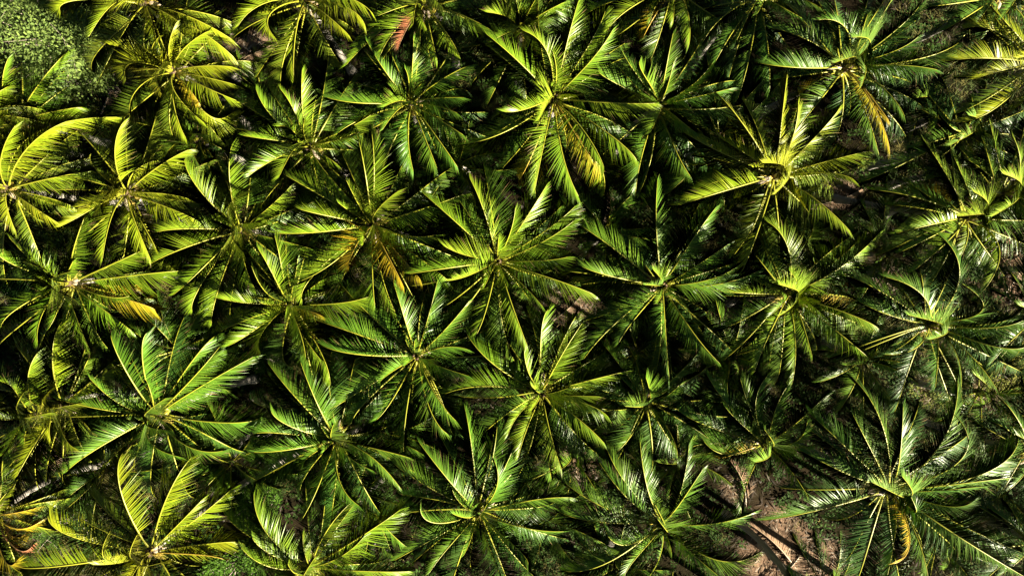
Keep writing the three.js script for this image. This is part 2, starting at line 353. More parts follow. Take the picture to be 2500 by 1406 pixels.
P('A0', 15, 1345, 9.8, 'large coconut palm cut by the left edge with long fronds sweeping up and right', '840 840 190 960; 480 870 190 1050; 645 1225 350 1275; 515 1475 310 1405; 430 1605 230 1480; 115 1660 25 1450; -250 1050; -300 1400; -150 1700; 110 900 30 1100', { color: YG, flowers: 2, L: 5.2, low: 2 });
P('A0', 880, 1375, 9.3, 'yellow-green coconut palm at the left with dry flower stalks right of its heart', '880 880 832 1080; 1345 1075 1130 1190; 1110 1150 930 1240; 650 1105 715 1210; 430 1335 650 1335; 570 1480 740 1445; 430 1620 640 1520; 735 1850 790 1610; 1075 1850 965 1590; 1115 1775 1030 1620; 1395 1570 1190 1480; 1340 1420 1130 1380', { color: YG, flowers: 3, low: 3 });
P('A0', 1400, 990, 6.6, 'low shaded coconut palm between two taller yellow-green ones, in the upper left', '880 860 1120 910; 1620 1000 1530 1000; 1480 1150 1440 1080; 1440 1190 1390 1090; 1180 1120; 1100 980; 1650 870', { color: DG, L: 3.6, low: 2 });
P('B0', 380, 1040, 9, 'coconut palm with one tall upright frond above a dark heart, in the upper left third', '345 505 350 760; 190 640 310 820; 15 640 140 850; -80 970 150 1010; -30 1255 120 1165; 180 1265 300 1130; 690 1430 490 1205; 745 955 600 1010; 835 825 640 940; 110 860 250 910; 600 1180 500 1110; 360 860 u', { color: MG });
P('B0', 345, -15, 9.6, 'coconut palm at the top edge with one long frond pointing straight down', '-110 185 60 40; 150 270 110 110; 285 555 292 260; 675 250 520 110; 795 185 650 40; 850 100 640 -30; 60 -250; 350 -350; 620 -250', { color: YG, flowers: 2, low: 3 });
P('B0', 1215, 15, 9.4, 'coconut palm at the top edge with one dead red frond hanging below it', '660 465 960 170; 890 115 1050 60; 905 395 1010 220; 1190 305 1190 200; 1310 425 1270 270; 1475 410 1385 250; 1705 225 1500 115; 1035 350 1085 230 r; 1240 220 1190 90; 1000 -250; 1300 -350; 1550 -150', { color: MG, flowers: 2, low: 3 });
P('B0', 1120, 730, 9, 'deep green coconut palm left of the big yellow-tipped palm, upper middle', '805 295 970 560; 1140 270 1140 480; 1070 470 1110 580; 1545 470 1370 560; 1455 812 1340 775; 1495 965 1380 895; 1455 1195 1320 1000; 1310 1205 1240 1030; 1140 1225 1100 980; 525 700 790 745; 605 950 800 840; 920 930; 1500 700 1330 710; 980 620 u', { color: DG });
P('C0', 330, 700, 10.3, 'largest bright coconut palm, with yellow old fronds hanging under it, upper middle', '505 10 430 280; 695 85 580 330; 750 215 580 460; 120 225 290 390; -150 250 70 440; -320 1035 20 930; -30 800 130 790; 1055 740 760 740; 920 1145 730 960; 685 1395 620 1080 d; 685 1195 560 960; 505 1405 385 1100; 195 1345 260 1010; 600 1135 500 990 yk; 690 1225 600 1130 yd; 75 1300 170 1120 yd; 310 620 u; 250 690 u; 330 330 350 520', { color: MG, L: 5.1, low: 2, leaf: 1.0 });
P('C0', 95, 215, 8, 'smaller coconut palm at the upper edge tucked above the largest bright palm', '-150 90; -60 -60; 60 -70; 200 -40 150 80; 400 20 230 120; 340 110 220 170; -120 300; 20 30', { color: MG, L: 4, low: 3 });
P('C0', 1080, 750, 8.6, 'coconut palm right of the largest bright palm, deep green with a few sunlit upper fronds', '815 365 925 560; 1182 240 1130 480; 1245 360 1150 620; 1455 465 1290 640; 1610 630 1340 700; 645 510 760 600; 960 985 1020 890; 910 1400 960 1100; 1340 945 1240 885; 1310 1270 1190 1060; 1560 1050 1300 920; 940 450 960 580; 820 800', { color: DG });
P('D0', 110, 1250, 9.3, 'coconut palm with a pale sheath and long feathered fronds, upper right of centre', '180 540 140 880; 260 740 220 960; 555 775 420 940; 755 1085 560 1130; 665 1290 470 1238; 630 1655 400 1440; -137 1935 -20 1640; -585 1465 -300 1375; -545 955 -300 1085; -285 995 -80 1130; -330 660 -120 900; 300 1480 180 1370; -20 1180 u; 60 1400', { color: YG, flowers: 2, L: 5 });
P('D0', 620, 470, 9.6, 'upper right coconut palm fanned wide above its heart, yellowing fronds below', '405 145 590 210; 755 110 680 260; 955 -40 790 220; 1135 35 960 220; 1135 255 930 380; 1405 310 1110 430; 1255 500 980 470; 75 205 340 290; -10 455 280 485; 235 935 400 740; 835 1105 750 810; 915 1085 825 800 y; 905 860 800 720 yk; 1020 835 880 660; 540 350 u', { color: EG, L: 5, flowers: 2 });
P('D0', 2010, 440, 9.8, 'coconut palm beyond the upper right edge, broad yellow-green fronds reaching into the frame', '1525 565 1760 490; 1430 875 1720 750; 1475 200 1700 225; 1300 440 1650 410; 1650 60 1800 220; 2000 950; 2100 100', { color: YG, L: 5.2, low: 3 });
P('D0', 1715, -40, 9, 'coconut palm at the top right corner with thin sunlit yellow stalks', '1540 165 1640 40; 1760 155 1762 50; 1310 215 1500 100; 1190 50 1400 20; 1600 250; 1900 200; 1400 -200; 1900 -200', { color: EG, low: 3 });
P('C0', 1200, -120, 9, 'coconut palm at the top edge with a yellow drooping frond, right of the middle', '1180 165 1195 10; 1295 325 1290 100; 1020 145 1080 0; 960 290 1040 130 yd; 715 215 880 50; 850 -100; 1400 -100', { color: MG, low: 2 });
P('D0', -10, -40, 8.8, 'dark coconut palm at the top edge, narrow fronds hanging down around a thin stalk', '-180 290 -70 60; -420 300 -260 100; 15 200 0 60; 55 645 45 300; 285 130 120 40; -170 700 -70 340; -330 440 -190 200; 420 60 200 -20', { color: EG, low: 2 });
// middle left
P('A1', 1705, 295, 8.7, 'coconut palm left of centre, folded bright leaf at heart, long frond pointing down', '1660 -310 1640 -60; 1390 180 1530 240; 1125 312 1330 288; 1320 -205 1420 10; 1060 550 1310 425; 1515 965 1550 740; 1375 875 1430 690; 1240 760 1430 590; 1820 710 1760 560; 2220 430 1960 360; 2095 -30 1890 170; 1780 20 1710 140 u; 1560 230 1640 270 u', { color: MG });
P('A1', 470, 680, 9.2, 'coconut palm at the left of the middle row, fronds ringing a bare brown heart', '645 120 540 390; 515 520 490 590; 320 585 180 520; -20 465 90 540; 20 690 190 690; 0 800 230 740; 0 990 130 860; 270 1100 320 920; 640 1150 540 900; 945 1020 740 870; 930 770 740 775; 1305 590 960 620; 1005 450 800 540; 1110 870 960 810 y; 350 1000 420 860; 60 350 250 520; 1020 680 880 700 yd', { color: MG, flowers: 2, L: 5 });
P('B1', 840, 260, 9.3, 'coconut palm with a broad bright frond pointing down-left and yellow ones below, left of centre', '840 -420 862 -120; 735 -395 800 -100; 215 -100 460 40; 655 -60 740 80; 330 150 510 195; 590 95 690 165 u; 140 320 450 315; 340 660 600 510; 345 805 430 600; 865 835 850 640; 1010 885 905 600; 1065 690 975 510 y; 1185 645 1080 520 y; 1385 655 1160 480; 1315 330 1100 345; 1495 45 1200 150; 680 560 725 480 y; 1030 20 930 140', { color: MG, flowers: 2, L: 4.9, low: 2 });
P('B1', 250, 830, 8.8, 'coconut palm with thin upright fronds above and pale ones below, lower left of the middle', '150 340 205 560; -20 555 110 740; 312 505 298 660; 30 430 150 620; -260 785 -40 820; 830 770 600 825; 20 775 90 830; 45 1165 90 1030; -185 1125 0 1020; 470 1215 350 1040; 545 1406 480 1170; 370 1205 335 1010; 490 915 400 875 y; 480 660 360 750', { color: MG });
P('B1', 1740, 520, 9.6, 'bright star-shaped coconut palm at the very centre of the photograph', '1215 40 1500 290; 1545 -70 1660 200; 1870 140 1830 340; 2095 -25 1930 240; 2295 130 2080 310; 2285 235 2040 400; 2245 490 2050 520; 2425 755 2150 650; 2065 845 1950 720; 1955 1125 1840 820; 1590 1045 1665 860; 1115 610 1420 565; 1365 415 1540 490; 1750 350 1745 440 u; 1380 660 1560 620; 1650 700', { color: MG, L: 4.9, leaf: 1.0, low: 2, nuts: 2, flowers: 0 });
P('B1', 1160, 1200, 8.9, 'dark green coconut palm below and left of the central star-shaped palm', '615 675 850 930; 460 945 760 1050; 485 1120 740 1190; 1005 695 1080 930; 1315 655 1240 950; 1540 805 1350 1030; 1530 1150 1350 1130; 1535 1340 1350 1275; 705 1660 830 1490; 545 1580 710 1480; 1070 1880 1090 1580; 1445 1660 1300 1480; 880 1650 1000 1500; 1380 1750 1250 1570; 900 1385 985 1310; 1150 1090 u', { color: DG });
P('A2', 1100, 260, 9.5, 'coconut palm with long narrow fronds fanned upward in the lower left, dark at its heart', '1050 -330 1020 -150; 795 -310 880 -110; 400 140 740 215; 640 -10 860 160; 665 400 900 350; 480 655 680 500; 1295 555 1080 440; 1595 510 1330 480; 1850 280 1590 315; 1810 -160 1400 70; 1570 -230 1370 0; 1540 -310 1360 -120; 1030 -30 1090 130; 900 280 980 290; 1230 370 1180 310', { color: DG, L: 5.2 });
P('A2', 225, 260, 7.6, 'small coconut palm at the left edge with one bright fan-shaped frond', '0 270 100 280; 0 540 130 420; 275 -195 190 0; 20 20 140 80; 400 210 310 240; 180 480', { color: MG, L: 4, low: 2 });
P('A2', 410, 190, 8, 'coconut palm with a pale yellow flower cluster at its heart near the left edge', '445 -410 365 -180; 885 -125 640 30; 545 495 460 400; 120 690 215 530; 60 900 130 690; 260 80; 620 250; 360 420', { color: YG, flowers: 3, L: 4.6, low: 2 });
P('A2', -80, 985, 9.4, 'coconut palm leaning past the lower left edge, dead red frond and pale trunk', '285 910 100 960 y; 295 1010 100 1080 y; 230 1190 100 1215 r; 125 1290 30 1300 y; 190 1100 60 1130 y; 60 800; -300 800; -100 1300', { color: YG, foot: [255, 1132], low: 2 });
P('A2', 1050, 1250, 9.6, 'coconut palm at the bottom left with broad yellow-green feathered fronds and a yellow fruit', '880 525 850 800; 1390 535 1190 830; 1445 860 1250 1060; 370 915 440 1110; 110 1320 350 1350; 790 1080 770 1280; 1695 1160 1450 1180; 1605 1285 1400 1250 y; 1660 780 1400 1000 k; 930 1470; 1150 1500; 560 1390', { color: YG, foot: [725, 1108], flowers: 2, L: 5.1, low: 2 });
P('B2', 580, 430, 9, 'coconut palm with a rounded dark frond at its heart, lower left of the centre', '105 -110 320 160; 335 -120 450 170; 125 230 260 330; 20 385 210 380; 0 520 260 500; 325 805 400 640; 350 990 470 750; 750 900 610 720; 1115 560 900 500; 1055 785 820 530; 480 340 550 410 u; 600 560 590 480; 850 650; 270 680 380 560', { color: DG, foot: [900, 985] });
P('B2', 390, 1360, 8.7, 'coconut palm at the bottom edge left of the middle with fronds swept to the right', '700 875 510 1090; 1045 930 790 1110; 780 1130 620 1270; 1110 1370 800 1375; 760 1410; 0 820 90 1120; -10 1130 110 1230; -230 920 -40 1130; -90 1200 100 1330; 350 1100; 600 1600; 200 1600', { color: MG, flowers: 2 });
// centre and right
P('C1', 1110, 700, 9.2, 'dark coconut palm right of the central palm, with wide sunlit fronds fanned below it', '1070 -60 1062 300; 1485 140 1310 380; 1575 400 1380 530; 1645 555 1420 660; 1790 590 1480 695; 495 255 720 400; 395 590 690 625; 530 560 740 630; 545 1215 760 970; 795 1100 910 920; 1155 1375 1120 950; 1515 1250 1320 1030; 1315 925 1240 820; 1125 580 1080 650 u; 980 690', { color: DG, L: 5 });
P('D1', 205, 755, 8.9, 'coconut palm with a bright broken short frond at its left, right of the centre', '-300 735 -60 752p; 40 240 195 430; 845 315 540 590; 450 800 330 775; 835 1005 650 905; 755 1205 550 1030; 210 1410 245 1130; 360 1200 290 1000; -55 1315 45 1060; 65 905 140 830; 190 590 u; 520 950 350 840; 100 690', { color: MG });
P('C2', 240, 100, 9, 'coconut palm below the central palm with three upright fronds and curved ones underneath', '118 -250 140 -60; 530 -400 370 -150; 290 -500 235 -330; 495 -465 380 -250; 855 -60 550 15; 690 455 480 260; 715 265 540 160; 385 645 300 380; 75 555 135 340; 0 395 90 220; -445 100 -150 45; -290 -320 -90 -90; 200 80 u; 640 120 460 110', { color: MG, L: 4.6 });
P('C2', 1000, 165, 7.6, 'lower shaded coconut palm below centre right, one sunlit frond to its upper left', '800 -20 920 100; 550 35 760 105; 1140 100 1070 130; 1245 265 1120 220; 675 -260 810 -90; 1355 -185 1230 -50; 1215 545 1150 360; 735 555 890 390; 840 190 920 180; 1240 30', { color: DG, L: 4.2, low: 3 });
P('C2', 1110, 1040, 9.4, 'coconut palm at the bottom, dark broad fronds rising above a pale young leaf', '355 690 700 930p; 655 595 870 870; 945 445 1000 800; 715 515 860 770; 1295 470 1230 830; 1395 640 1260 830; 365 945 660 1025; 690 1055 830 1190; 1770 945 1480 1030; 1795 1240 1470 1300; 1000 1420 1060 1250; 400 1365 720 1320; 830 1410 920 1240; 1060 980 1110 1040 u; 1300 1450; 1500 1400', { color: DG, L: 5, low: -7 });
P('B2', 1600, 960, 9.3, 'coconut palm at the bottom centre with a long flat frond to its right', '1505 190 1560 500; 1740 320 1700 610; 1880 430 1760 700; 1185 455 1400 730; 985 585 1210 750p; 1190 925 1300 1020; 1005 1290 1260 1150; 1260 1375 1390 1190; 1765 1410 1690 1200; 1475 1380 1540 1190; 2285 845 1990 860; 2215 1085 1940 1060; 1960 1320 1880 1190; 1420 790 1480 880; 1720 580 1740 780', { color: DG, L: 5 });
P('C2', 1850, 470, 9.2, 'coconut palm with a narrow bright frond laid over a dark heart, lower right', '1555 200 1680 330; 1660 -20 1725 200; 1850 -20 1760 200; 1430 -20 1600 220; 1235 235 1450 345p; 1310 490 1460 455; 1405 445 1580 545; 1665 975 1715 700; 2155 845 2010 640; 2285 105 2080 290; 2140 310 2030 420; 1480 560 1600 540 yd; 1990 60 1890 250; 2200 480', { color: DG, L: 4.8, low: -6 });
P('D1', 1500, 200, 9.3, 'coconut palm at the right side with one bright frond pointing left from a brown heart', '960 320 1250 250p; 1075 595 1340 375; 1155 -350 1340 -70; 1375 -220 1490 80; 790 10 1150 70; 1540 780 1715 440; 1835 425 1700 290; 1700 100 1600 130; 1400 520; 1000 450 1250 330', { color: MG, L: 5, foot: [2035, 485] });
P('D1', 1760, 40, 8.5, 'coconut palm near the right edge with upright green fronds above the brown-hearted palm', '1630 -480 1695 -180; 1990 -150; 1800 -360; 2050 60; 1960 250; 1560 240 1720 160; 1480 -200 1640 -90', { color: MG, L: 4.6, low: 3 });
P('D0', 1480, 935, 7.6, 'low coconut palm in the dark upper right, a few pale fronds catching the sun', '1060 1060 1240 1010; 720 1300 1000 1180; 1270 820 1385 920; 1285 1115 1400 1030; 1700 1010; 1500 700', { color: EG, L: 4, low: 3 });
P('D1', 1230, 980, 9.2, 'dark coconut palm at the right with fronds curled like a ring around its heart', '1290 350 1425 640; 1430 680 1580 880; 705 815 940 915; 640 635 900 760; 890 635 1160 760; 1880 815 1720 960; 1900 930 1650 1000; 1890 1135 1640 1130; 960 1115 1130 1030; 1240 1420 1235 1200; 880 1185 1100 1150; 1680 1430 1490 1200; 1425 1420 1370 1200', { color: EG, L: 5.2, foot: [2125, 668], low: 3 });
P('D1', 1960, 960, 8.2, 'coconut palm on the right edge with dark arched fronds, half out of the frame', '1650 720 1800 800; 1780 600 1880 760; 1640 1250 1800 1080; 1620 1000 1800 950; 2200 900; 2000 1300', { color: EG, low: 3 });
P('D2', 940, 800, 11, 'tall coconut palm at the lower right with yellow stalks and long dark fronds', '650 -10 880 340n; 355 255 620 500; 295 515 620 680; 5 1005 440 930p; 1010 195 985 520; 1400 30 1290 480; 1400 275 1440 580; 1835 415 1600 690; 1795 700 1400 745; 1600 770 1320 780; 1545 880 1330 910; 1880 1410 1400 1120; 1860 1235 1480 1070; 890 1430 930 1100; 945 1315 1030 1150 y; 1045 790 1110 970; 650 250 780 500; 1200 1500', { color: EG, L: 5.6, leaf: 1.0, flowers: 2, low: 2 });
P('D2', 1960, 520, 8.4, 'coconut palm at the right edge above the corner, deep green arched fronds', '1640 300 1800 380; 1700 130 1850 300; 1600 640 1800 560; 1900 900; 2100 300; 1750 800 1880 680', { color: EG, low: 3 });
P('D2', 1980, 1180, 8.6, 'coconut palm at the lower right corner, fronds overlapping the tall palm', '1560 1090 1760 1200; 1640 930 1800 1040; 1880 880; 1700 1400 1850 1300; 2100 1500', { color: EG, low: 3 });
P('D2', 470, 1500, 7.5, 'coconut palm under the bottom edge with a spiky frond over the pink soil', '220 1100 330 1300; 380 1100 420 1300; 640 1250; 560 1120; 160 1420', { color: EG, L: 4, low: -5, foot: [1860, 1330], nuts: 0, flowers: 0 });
P('C2', 2100, 1560, 9, 'coconut palm just outside the bottom edge, its dark trunk crossing the pink soil', '2000 1350; 2300 1400; 1900 1450; 2250 1700', { color: DG, low: -5, foot: [1770, 1255] });
// the grove goes on beyond the right and bottom edges; these palms shade what the frame shows
function beyond(px, py, h, label) {
  seed = Math.round(px + py * 3); const f = [], n = 15, a0 = rr(0, 6);
  for (let i = 0; i < n; i++) { const a = a0 + i / n * 6.283 + rr(-0.15, 0.15), d = rr(560, 820); f.push(`${Math.round(px / 0.34133 + Math.cos(a) * d)} ${Math.round(py / 0.34133 + Math.sin(a) * d)}`); }
  buildPalm({ ox: 0, oy: 0, c: [px / 0.34133, py / 0.34133], h, label, f: f.join(';'), seed: (palmSeed += 17), color: DG, L: 5, low: 0 });
}
beyond(2830, 330, 9.5, 'coconut palm wholly beyond the right edge, level with the upper third');
beyond(2790, 640, 9.2, 'coconut palm wholly beyond the right edge, level with the middle');
beyond(2860, 900, 9.6, 'coconut palm wholly beyond the right edge, level with the lower third');
beyond(2800, 1420, 9.4, 'coconut palm beyond the lower right corner of the photograph');
beyond(2420, 1680, 9.2, 'coconut palm below the bottom edge, nearest to the right corner');
beyond(1980, 1700, 9.4, 'coconut palm below the bottom edge, right of the pink soil');
beyond(1560, 1640, 9.3, 'coconut palm below the bottom edge, right of the middle');
beyond(1130, 1680, 9.1, 'coconut palm below the bottom edge, left of the middle');
beyond(700, 1690, 9.4, 'coconut palm below the bottom edge, second from the left');
// young palms in the gaps, under the crowns of the tall ones
function young(px, py, h, label) {
  seed = Math.round(px * 2 + py * 5); const f = [], n = 11, a0 = rr(0, 6), R = rr(380, 520);
  for (let i = 0; i < n; i++) { const a = a0 + i * 2.39996 + rr(-0.2, 0.2), d = R * rr(0.75, 1.15), b = a + rr(-0.2, 0.2); f.push(`${Math.round(px / 0.34133 + Math.cos(a) * d)} ${Math.round(py / 0.34133 + Math.sin(a) * d)} ${Math.round(px / 0.34133 + Math.cos(b) * d * 0.5)} ${Math.round(py / 0.34133 + Math.sin(b) * d * 0.5)}`); }
  buildPalm({ ox: 0, oy: 0, c: [px / 0.34133, py / 0.34133], h, label, f: f.join(';'), seed: (palmSeed += 17), color: DG, L: 3.6, low: -1, nuts: 0, flowers: 0, young: 2 });
}
young(430, 855, 4.6, 'young palm in the black gap below the brown-hearted palm, left');
young(1120, 400, 4.4, 'young palm in the dark gap left of the largest bright palm');
young(1480, 560, 4.5, 'young palm in the dark gap right of the central star-shaped palm');
young(1790, 870, 4.7, 'young palm in the gap below the palm with the broken short frond');
young(2150, 610, 4.4, 'young palm in shade left of the palm with the bright left-pointing frond');
young(2260, 250, 4.8, 'young palm in the dark gap below the wide-fanned upper right palm');
young(2110, 880, 4.6, 'young palm in shade just above the tall lower right palm');
young(2400, 960, 4.8, 'young palm near the right edge, below the ring-shaped palm');
young(880, 1200, 4.5, 'young palm in the dark gap left of the bottom centre palm');
young(1400, 1110, 4.4, 'young palm in the dark gap below the three-upright-frond palm');
young(560, 1130, 4.4, 'young palm in shade between the two lower left palms');
young(640, 240, 4.6, 'young palm in the dark gap below the straight-down frond, top left');
young(1760, 330, 4.5, 'young palm in the dark gap between two upper right palms');
young(2330, 430, 4.5, 'young palm in shade under the low upper right palm');
young(1330, 1270, 4.5, 'added young palm in the dark gap right of the bottom centre palm');  // this and the young palms below are added to darken the gaps
young(1510, 1385, 4.3, 'added young palm at the bottom edge, just left of the pink soil palms');
young(1660, 1120, 4.4, 'added young palm in shade above the pale young leaf, lower right');
young(2290, 1330, 4.6, 'added young palm in shade under the tall lower right palm');
young(930, 1060, 4.4, 'added young palm in the dark gap below the dark green centre-left palm');
young(250, 1150, 4.2, 'added young palm in shade beside the pale curved trunk, lower left');
young(2440, 1180, 4.6, 'added young palm near the lower right edge, behind the tall palm');
young(1960, 600, 4.3, 'added young palm in the gap under the long-feathered palm');
young(1560, 860, 4.4, 'added young palm in shade under the wide fan right of centre');

// ------------------------------------------------------------------ bushes and ground cover
const bushMat = new THREE.MeshPhysicalMaterial({ vertexColors: true, side: THREE.DoubleSide, roughness: 0.9, transmission: 0.25, thickness: 0, specularIntensity: 0.3 });
const twigMat = new THREE.MeshStandardMaterial({ color: new THREE.Color(0.30, 0.25, 0.21), roughness: 1 });
function leafBlob(pos, nor, idx, col, x, y, z, size, dir, c) {       // one folded leaf of four triangles
  const k = pos.length / 3, d = dir, s = V(-d.z, rr(-0.4, 0.4), d.x).normalize(), n = s.clone().cross(d).normalize(); if (n.y < 0) n.negate();
  const w = size * 0.27;
  const pts = [[0, 0, 0], [0.5, 1, 0.10], [0.5, -1, 0.10], [0.55, 0, -0.02], [1, 0, -0.08]];
  const j = rr(0.75, 1.25);
  for (const [a, b, e] of pts) { pos.push(x + d.x * a * size + s.x * b * w + n.x * e * size, y + d.y * a * size + s.y * b * w + n.y * e * size, z + d.z * a * size + s.z * b * w + n.z * e * size); nor.push(n.x + s.x * b * 0.3, n.y + s.y * b * 0.3, n.z + s.z * b * 0.3); col.push(c[0] * j, c[1] * j, c[2] * j); }
  idx.push(k, k + 1, k + 3, k, k + 3, k + 2, k + 1, k + 4, k + 3, k + 3, k + 4, k + 2);
}
function bush(label, px, py, rx, rz, h, leaves, size, color, o = {}) {
  seed = Math.round(px * 7 + py);
  const c = at(px, py, h * (o.tree ? 0.8 : 0.6)), root = thing(o.tree ? 'broadleaf_tree' : 'bush', label, o.tree ? 'tree' : 'bush', V(c.x, groundY(c.x, c.z), c.z));
  const pos = [], nor = [], idx = [], col = [], blobs = [], stems = [];
  const nb = o.blobs || 14;
  for (let i = 0; i < nb; i++) {
    const a = rr(0, 6.28), r = Math.sqrt(rnd()) * 0.85, b = V(Math.cos(a) * r * rx, h * (o.tree ? rr(0.66, 0.98) * (1 - 0.22 * r * r) : rr(0.45, 0.95) * (1 - 0.4 * r * r)), Math.sin(a) * r * rz);
    blobs.push([b, rr(0.28, 0.5) * Math.min(rx, rz) * (1 - 0.2 * r)]);
    const m = V(b.x * 0.4 + rr(-0.2, 0.2), b.y * 0.5, b.z * 0.4 + rr(-0.2, 0.2));
    stems.push(tube([V(rr(-0.15, 0.15), 0, rr(-0.15, 0.15)), m, b], [0.05, 0.03, 0.012], 5));
    for (let j = 0; j < 3; j++) { const e = b.clone().add(V(rr(-1, 1), rr(-0.2, 0.7), rr(-1, 1)).multiplyScalar(blobs[i][1])); stems.push(tube([b, b.clone().lerp(e, 0.5).add(V(rr(-0.05, 0.05), 0, rr(-0.05, 0.05))), e], [0.012, 0.008, 0.004], 4)); }
  }
  for (let i = 0; i < leaves; i++) {
    const [b, r] = blobs[Math.floor(rnd() * nb)];
    const v = V(rr(-1, 1), rr(-0.6, 1), rr(-1, 1)).normalize(), q = Math.pow(rnd(), 0.45) * r * (1 + 0.35 * noise.noise(b.x * 3 + v.x * 2.5, v.y * 2.5, b.z * 3 + v.z * 2.5));
    const y = Math.max(0.03, b.y + v.y * q * 0.8);
    const d = V(v.x + rr(-0.7, 0.7), v.y * 0.4 + rr(-0.4, 0.4), v.z + rr(-0.7, 0.7)).normalize();
    const t = noise.noise(b.x + 3, b.z, i * 0.01);
    leafBlob(pos, nor, idx, col, b.x + v.x * q, y, b.z + v.z * q, size * rr(0.7, 1.3), d, [color[0] * (1 + 0.3 * t), color[1] * (1 + 0.15 * t), color[2]]);
  }
  mesh(o.tree ? 'limbs' : 'stem', mergeGeometries(stems), twigMat, root);
  if (o.tree) mesh('trunk', tube([V(0, -0.1, 0), V(0.15, h * 0.25, 0.1), V(0, h * 0.5, 0), V(-0.1, h * 0.7, 0.1)], [0.24, 0.17, 0.14, 0.08], 10), twigMat, root);
  const f = mesh(o.tree ? 'crown' : 'foliage', geoFrom(pos, nor, idx, col), bushMat, root); f.userData.kind = 'stuff';
  return root;
}
bush('leafy grey-green broadleaf tree in the upper left corner among bare twigs', 118, 85, 2.8, 2.7, 8.8, 20000, 0.14, [0.15, 0.22, 0.050], { blobs: 64, tree: true });
bush('small dark green bush at the lower right of the corner broadleaf tree', 215, 185, 1.3, 1.0, 4.5, 3600, 0.14, [0.12, 0.17, 0.05], { blobs: 18 });
bush('bright green low bush at the bottom edge, left of the middle', 565, 1385, 2.0, 1.5, 1.2, 3600, 0.13, [0.06, 0.135, 0.010], { blobs: 20 });
bush('bright green low bush between the two bottom left palms', 615, 1235, 1.5, 1.3, 1.1, 2400, 0.13, [0.06, 0.135, 0.010]);
bush('dark green scrub in the gap above the bottom left palm', 160, 1270, 2.2, 1.6, 1.0, 2600, 0.13, [0.045, 0.09, 0.010]);
bush('green weed clump lit beside the dark-hearted palm in the lower left', 235, 1010, 0.9, 0.8, 1.4, 1500, 0.15, [0.09, 0.19, 0.02]);
bush('green scrub in the gap right of the largest bright palm', 1650, 440, 2.2, 1.2, 1.0, 3000, 0.12, [0.05, 0.11, 0.012]);
bush('mossy green scrub between the two upper middle right palms', 1490, 100, 1.5, 1.5, 1.0, 2400, 0.12, [0.07, 0.13, 0.02]);
bush('shaded green scrub under the yellow-tipped palm, upper middle', 1730, 320, 1.4, 1.3, 0.9, 2000, 0.12, [0.07, 0.13, 0.02]);
bush('green shrub below the palm with pale lower fronds, left of the middle', 670, 890, 1.6, 1.2, 1.0, 2200, 0.12, [0.06, 0.13, 0.02]);
bush('dark leafy scrub at the left edge of the middle row', 40, 650, 1.4, 1.6, 1.1, 2200, 0.13, [0.05, 0.13, 0.02]);
bush('low green scrub under the palm with the broken short frond', 1950, 540, 1.5, 1.1, 0.9, 2000, 0.12, [0.06, 0.13, 0.02]);
bush('olive scrub on the soil near the right edge, below the curled palm', 2290, 960, 1.5, 1.3, 0.6, 1800, 0.11, [0.13, 0.15, 0.03]);
bush('yellow-green grassy scrub at the right edge', 2460, 920, 1.4, 1.2, 0.6, 1800, 0.11, [0.16, 0.17, 0.03]);
bush('faint green scrub in the gap below the lower centre palms', 1390, 1060, 1.3, 1.1, 0.8, 1600, 0.12, [0.06, 0.12, 0.02]);
bush('dim green scrub in the gap left of the bottom centre palm', 900, 1230, 1.6, 1.3, 0.9, 2000, 0.12, [0.06, 0.12, 0.02]);

// ------------------------------------------------------------------ dry fronds lying on the ground
function fallen(label, px, py, turn, len) {
  seed = Math.round(px * 3 + py * 5);
  const c = at(px, py, 0.1), root = thing('fallen_frond', label, 'fallen frond', V(c.x, groundY(c.x, c.z) + 0.08, c.z), 'dry fronds on the ground');
  const pts = []; for (let i = 0; i <= 16; i++) { const q = i / 16; pts.push(V((q - 0.5) * len, 0.06 + 0.18 * Math.sin(q * 3.1), 0.25 * Math.sin(q * 3))); }
  const b = [0.30, 0.20, 0.13];
  const g = frondGeometry(pts, { L: len, dir: V(1, 0, 0), roll: 0.1, twist: 0.2, vee: -0.05, vee2: -0.1, grav: 0.35, count: 60, bare: 0.18, leaf: 0.75, wid: 0.045, tilt: 0.3, dry: 0, gaps: true, color: b });
  mesh('leaflet_blades', g, deadMat, root).userData.kind = 'stuff';
  mesh('rachis', tube(pts, pts.map((_, i) => lerp(0.05, 0.008, i / 16)), 6, () => [0.34, 0.25, 0.17], 0.7), rachisMat, root);
  root.rotation.y = turn;
}
fallen('dry brown frond on the soil in the bare patch of the upper left', 615, 125, 0.4, 3.6);
fallen('dry pale frond lying under the edge of the grey-green tree', 265, 215, 1.3, 3.0);
fallen('dry brown frond beside the dark trunk on the pink soil, lower right', 1905, 1385, 0.7, 3.4);
fallen('small dry frond on the soil patch above the long flat frond, lower right', 1800, 1180, 1.9, 2.6);
fallen('dry brown frond on pink soil in the lower right', 1880, 1330, 2.4, 3.8);
fallen('dry frond on the lit ground below the long-feathered palm, right', 2035, 480, 0.3, 3.4);
fallen('dry frond in the gap right of the central star-shaped palm', 1390, 735, 0.8, 3.6);
fallen('dry frond on the soil at the right edge, above the curled palm', 2480, 640, 1.2, 3.6);
fallen('dry frond in the dark gap below the largest bright palm', 1470, 500, 1.5, 3.2);
fallen('dry frond on the ground left of the palm with pale lower fronds', 590, 770, 1.4, 3.2);
fallen('dry frond on the lit soil among weeds in the lower left', 150, 1105, 0.6, 3.2);

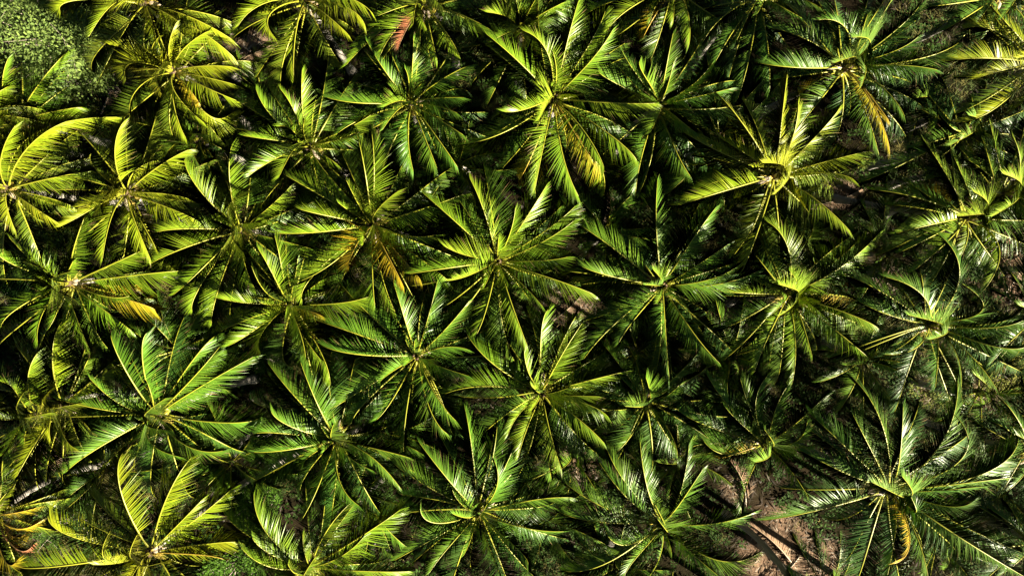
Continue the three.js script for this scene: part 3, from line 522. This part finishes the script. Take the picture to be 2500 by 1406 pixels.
// ------------------------------------------------------------------ litter, stones and dry grass that nobody could count
{
  seed = 4242;
  const shred = new THREE.BufferGeometry();
  shred.setAttribute('position', new THREE.BufferAttribute(new Float32Array([-0.5, 0, -0.03, 0, 0.05, -0.06, 0, 0.05, 0.06, 0.5, 0.0, 0]), 3)); shred.setIndex([0, 2, 1, 1, 2, 3]); shred.computeVertexNormals();
  const N = 14000, im = new THREE.InstancedMesh(shred, new THREE.MeshStandardMaterial({ color: 0xffffff, roughness: 1, side: THREE.DoubleSide }), N);
  const M = new THREE.Matrix4(), q = new THREE.Quaternion(), e = new THREE.Euler(), col = new THREE.Color();
  for (let i = 0; i < N; i++) {
    let x = rr(-30, 30), z = rr(-18, 18); if (i % 3 === 0) { const c = BARE[Math.floor(rnd() * BARE.length)], a = rr(0, 6.28), q2 = c[2] * 1.4 * Math.sqrt(rnd()); x = c[0] + Math.cos(a) * q2; z = c[1] + Math.sin(a) * q2; }
    e.set(rr(-0.3, 0.3), rr(0, 6.28), rr(-0.25, 0.25)); q.setFromEuler(e);
    const s = rr(0.15, 0.75); M.compose(V(x, groundY(x, z) + rr(0.01, 0.06), z), q, V(s, s, rr(0.3, 0.8)));
    im.setMatrixAt(i, M); const t = rnd(), k = rr(0.6, 1.2) * lerp(0.2, 1, bareness(x, z)); col.setRGB(...(t < 0.5 ? [0.20 * k, 0.14 * k, 0.09 * k] : t < 0.8 ? [0.12 * k, 0.075 * k, 0.045 * k] : [0.38 * k, 0.31 * k, 0.25 * k])); im.setColorAt(i, col);  // litter off the bare patches darkened for the shade under the crowns
  }
  im.name = 'leaf_litter'; im.userData = { kind: 'stuff', label: 'scattered dry leaf litter on the soil', category: 'leaf litter' }; im.castShadow = im.receiveShadow = true; scene.add(im);

  const st = new THREE.IcosahedronGeometry(1, 1), sp = st.attributes.position; for (let i = 0; i < sp.count; i++) { const k = 1 + 0.35 * noise.noise(sp.getX(i) * 1.7, sp.getY(i) * 1.7, sp.getZ(i) * 1.7); sp.setXYZ(i, sp.getX(i) * k, sp.getY(i) * k * 0.6, sp.getZ(i) * k); } st.computeVertexNormals();
  const K = 2600, ist = new THREE.InstancedMesh(st, new THREE.MeshStandardMaterial({ color: 0xffffff, roughness: 1 }), K);
  for (let i = 0; i < K; i++) {
    const x = rr(-30, 30), z = rr(-18, 18), s = 0.02 + 0.09 * Math.pow(rnd(), 4); e.set(rr(-0.4, 0.4), rr(0, 6), rr(-0.4, 0.4)); q.setFromEuler(e); M.compose(V(x, groundY(x, z) + s * 0.2, z), q, V(s, s, s)); ist.setMatrixAt(i, M);
    const k = rr(0.10, 0.34) * lerp(0.4, 1, bareness(x, z)); col.setRGB(k, k * 0.88, k * 0.78); ist.setColorAt(i, col);
  }
  ist.name = 'small_stones'; ist.userData = { kind: 'stuff', label: 'small stones and clods strewn over the soil', category: 'stones' }; ist.castShadow = ist.receiveShadow = true; scene.add(ist);

  // low broad-leaved undergrowth wherever the earth is not bare
  const lf = new THREE.BufferGeometry();
  { const p = [], nn = [], id = [], cc = []; for (let k = 0; k < 9; k++) { const a = k * 2.4, y = 0.08 + 0.025 * k; leafBlob(p, nn, id, cc, Math.cos(a) * 0.05, y, Math.sin(a) * 0.05, 0.2 - 0.008 * k, V(Math.cos(a), 0.25, Math.sin(a)).normalize(), [1, 1, 1]); } lf.setAttribute('position', new THREE.BufferAttribute(new Float32Array(p), 3)); lf.setAttribute('normal', new THREE.BufferAttribute(new Float32Array(nn), 3)); lf.setIndex(id); }
  const U = 11000, iu = new THREE.InstancedMesh(lf, new THREE.MeshPhysicalMaterial({ color: 0xffffff, roughness: 0.8, side: THREE.DoubleSide, specularIntensity: 0.3 }), U);
  for (let i = 0; i < U; i++) {
    let x, z; do { x = rr(-30, 30); z = rr(-18, 18); } while (bareness(x, z) > rr(0.05, 0.4) || noise.noise(x * 0.35, 17, z * 0.35) < rr(-0.45, 0.25));
    e.set(rr(-0.2, 0.2), rr(0, 6.28), rr(-0.2, 0.2)); q.setFromEuler(e); const s = rr(0.5, 1.5); M.compose(V(x, groundY(x, z) - 0.02, z), q, V(s, s * rr(0.7, 1.6), s)); iu.setMatrixAt(i, M);
    const k = rr(0.6, 1.3); col.setRGB(0.018 * k, 0.042 * k, 0.004 * k); iu.setColorAt(i, col);  // leaf green darkened so the gaps read as deep shade
  }
  iu.name = 'undergrowth'; iu.userData = { kind: 'stuff', label: 'dark green low undergrowth between the palm trunks', category: 'undergrowth' }; iu.castShadow = iu.receiveShadow = true; scene.add(iu);

  const bl = new THREE.BufferGeometry();
  { const p = [], id = []; for (let k = 0; k < 7; k++) { const a = k * 0.9, r = 0.25 + 0.1 * (k % 3), h = 0.16 + 0.05 * (k % 4), b = p.length / 3; p.push(Math.sin(a) * 0.012, 0, -Math.cos(a) * 0.012, -Math.sin(a) * 0.012, 0, Math.cos(a) * 0.012, Math.cos(a) * r, h, Math.sin(a) * r); id.push(b, b + 1, b + 2); } bl.setAttribute('position', new THREE.BufferAttribute(new Float32Array(p), 3)); bl.setIndex(id); bl.computeVertexNormals(); }
  const G = 20000, ig = new THREE.InstancedMesh(bl, new THREE.MeshStandardMaterial({ color: 0xffffff, roughness: 0.9, side: THREE.DoubleSide }), G);
  for (let i = 0; i < G; i++) {
    let x, z, n; do { x = rr(-30, 30); z = rr(-18, 18); n = 0.5 + 1.3 * noise.noise(x * 0.11, 5, z * 0.11) + 0.7 * noise.noise(x * 0.43, 9, z * 0.43); } while (n < rr(0.35, 0.9));
    e.set(0, rr(0, 6.28), 0); q.setFromEuler(e); const s = rr(0.5, 1.3); M.compose(V(x, groundY(x, z), z), q, V(s, s * rr(0.6, 1.2), s)); ig.setMatrixAt(i, M);
    const t = rnd(), k = rr(0.7, 1.2); col.setRGB(...(t < 0.55 ? [0.12 * k, 0.105 * k, 0.02 * k] : [0.06 * k, 0.09 * k, 0.014 * k])); ig.setColorAt(i, col);
  }
  ig.name = 'dry_grass'; ig.userData = { kind: 'stuff', label: 'thin dry yellow-green grass on the soil', category: 'grass' }; ig.castShadow = ig.receiveShadow = true; scene.add(ig);
}
console.log('fronds', fronds, 'leaf triangles', tris, 'length ratio', Math.min(...longest).toFixed(2), Math.max(...longest).toFixed(2));
renderer.render(scene, camera);
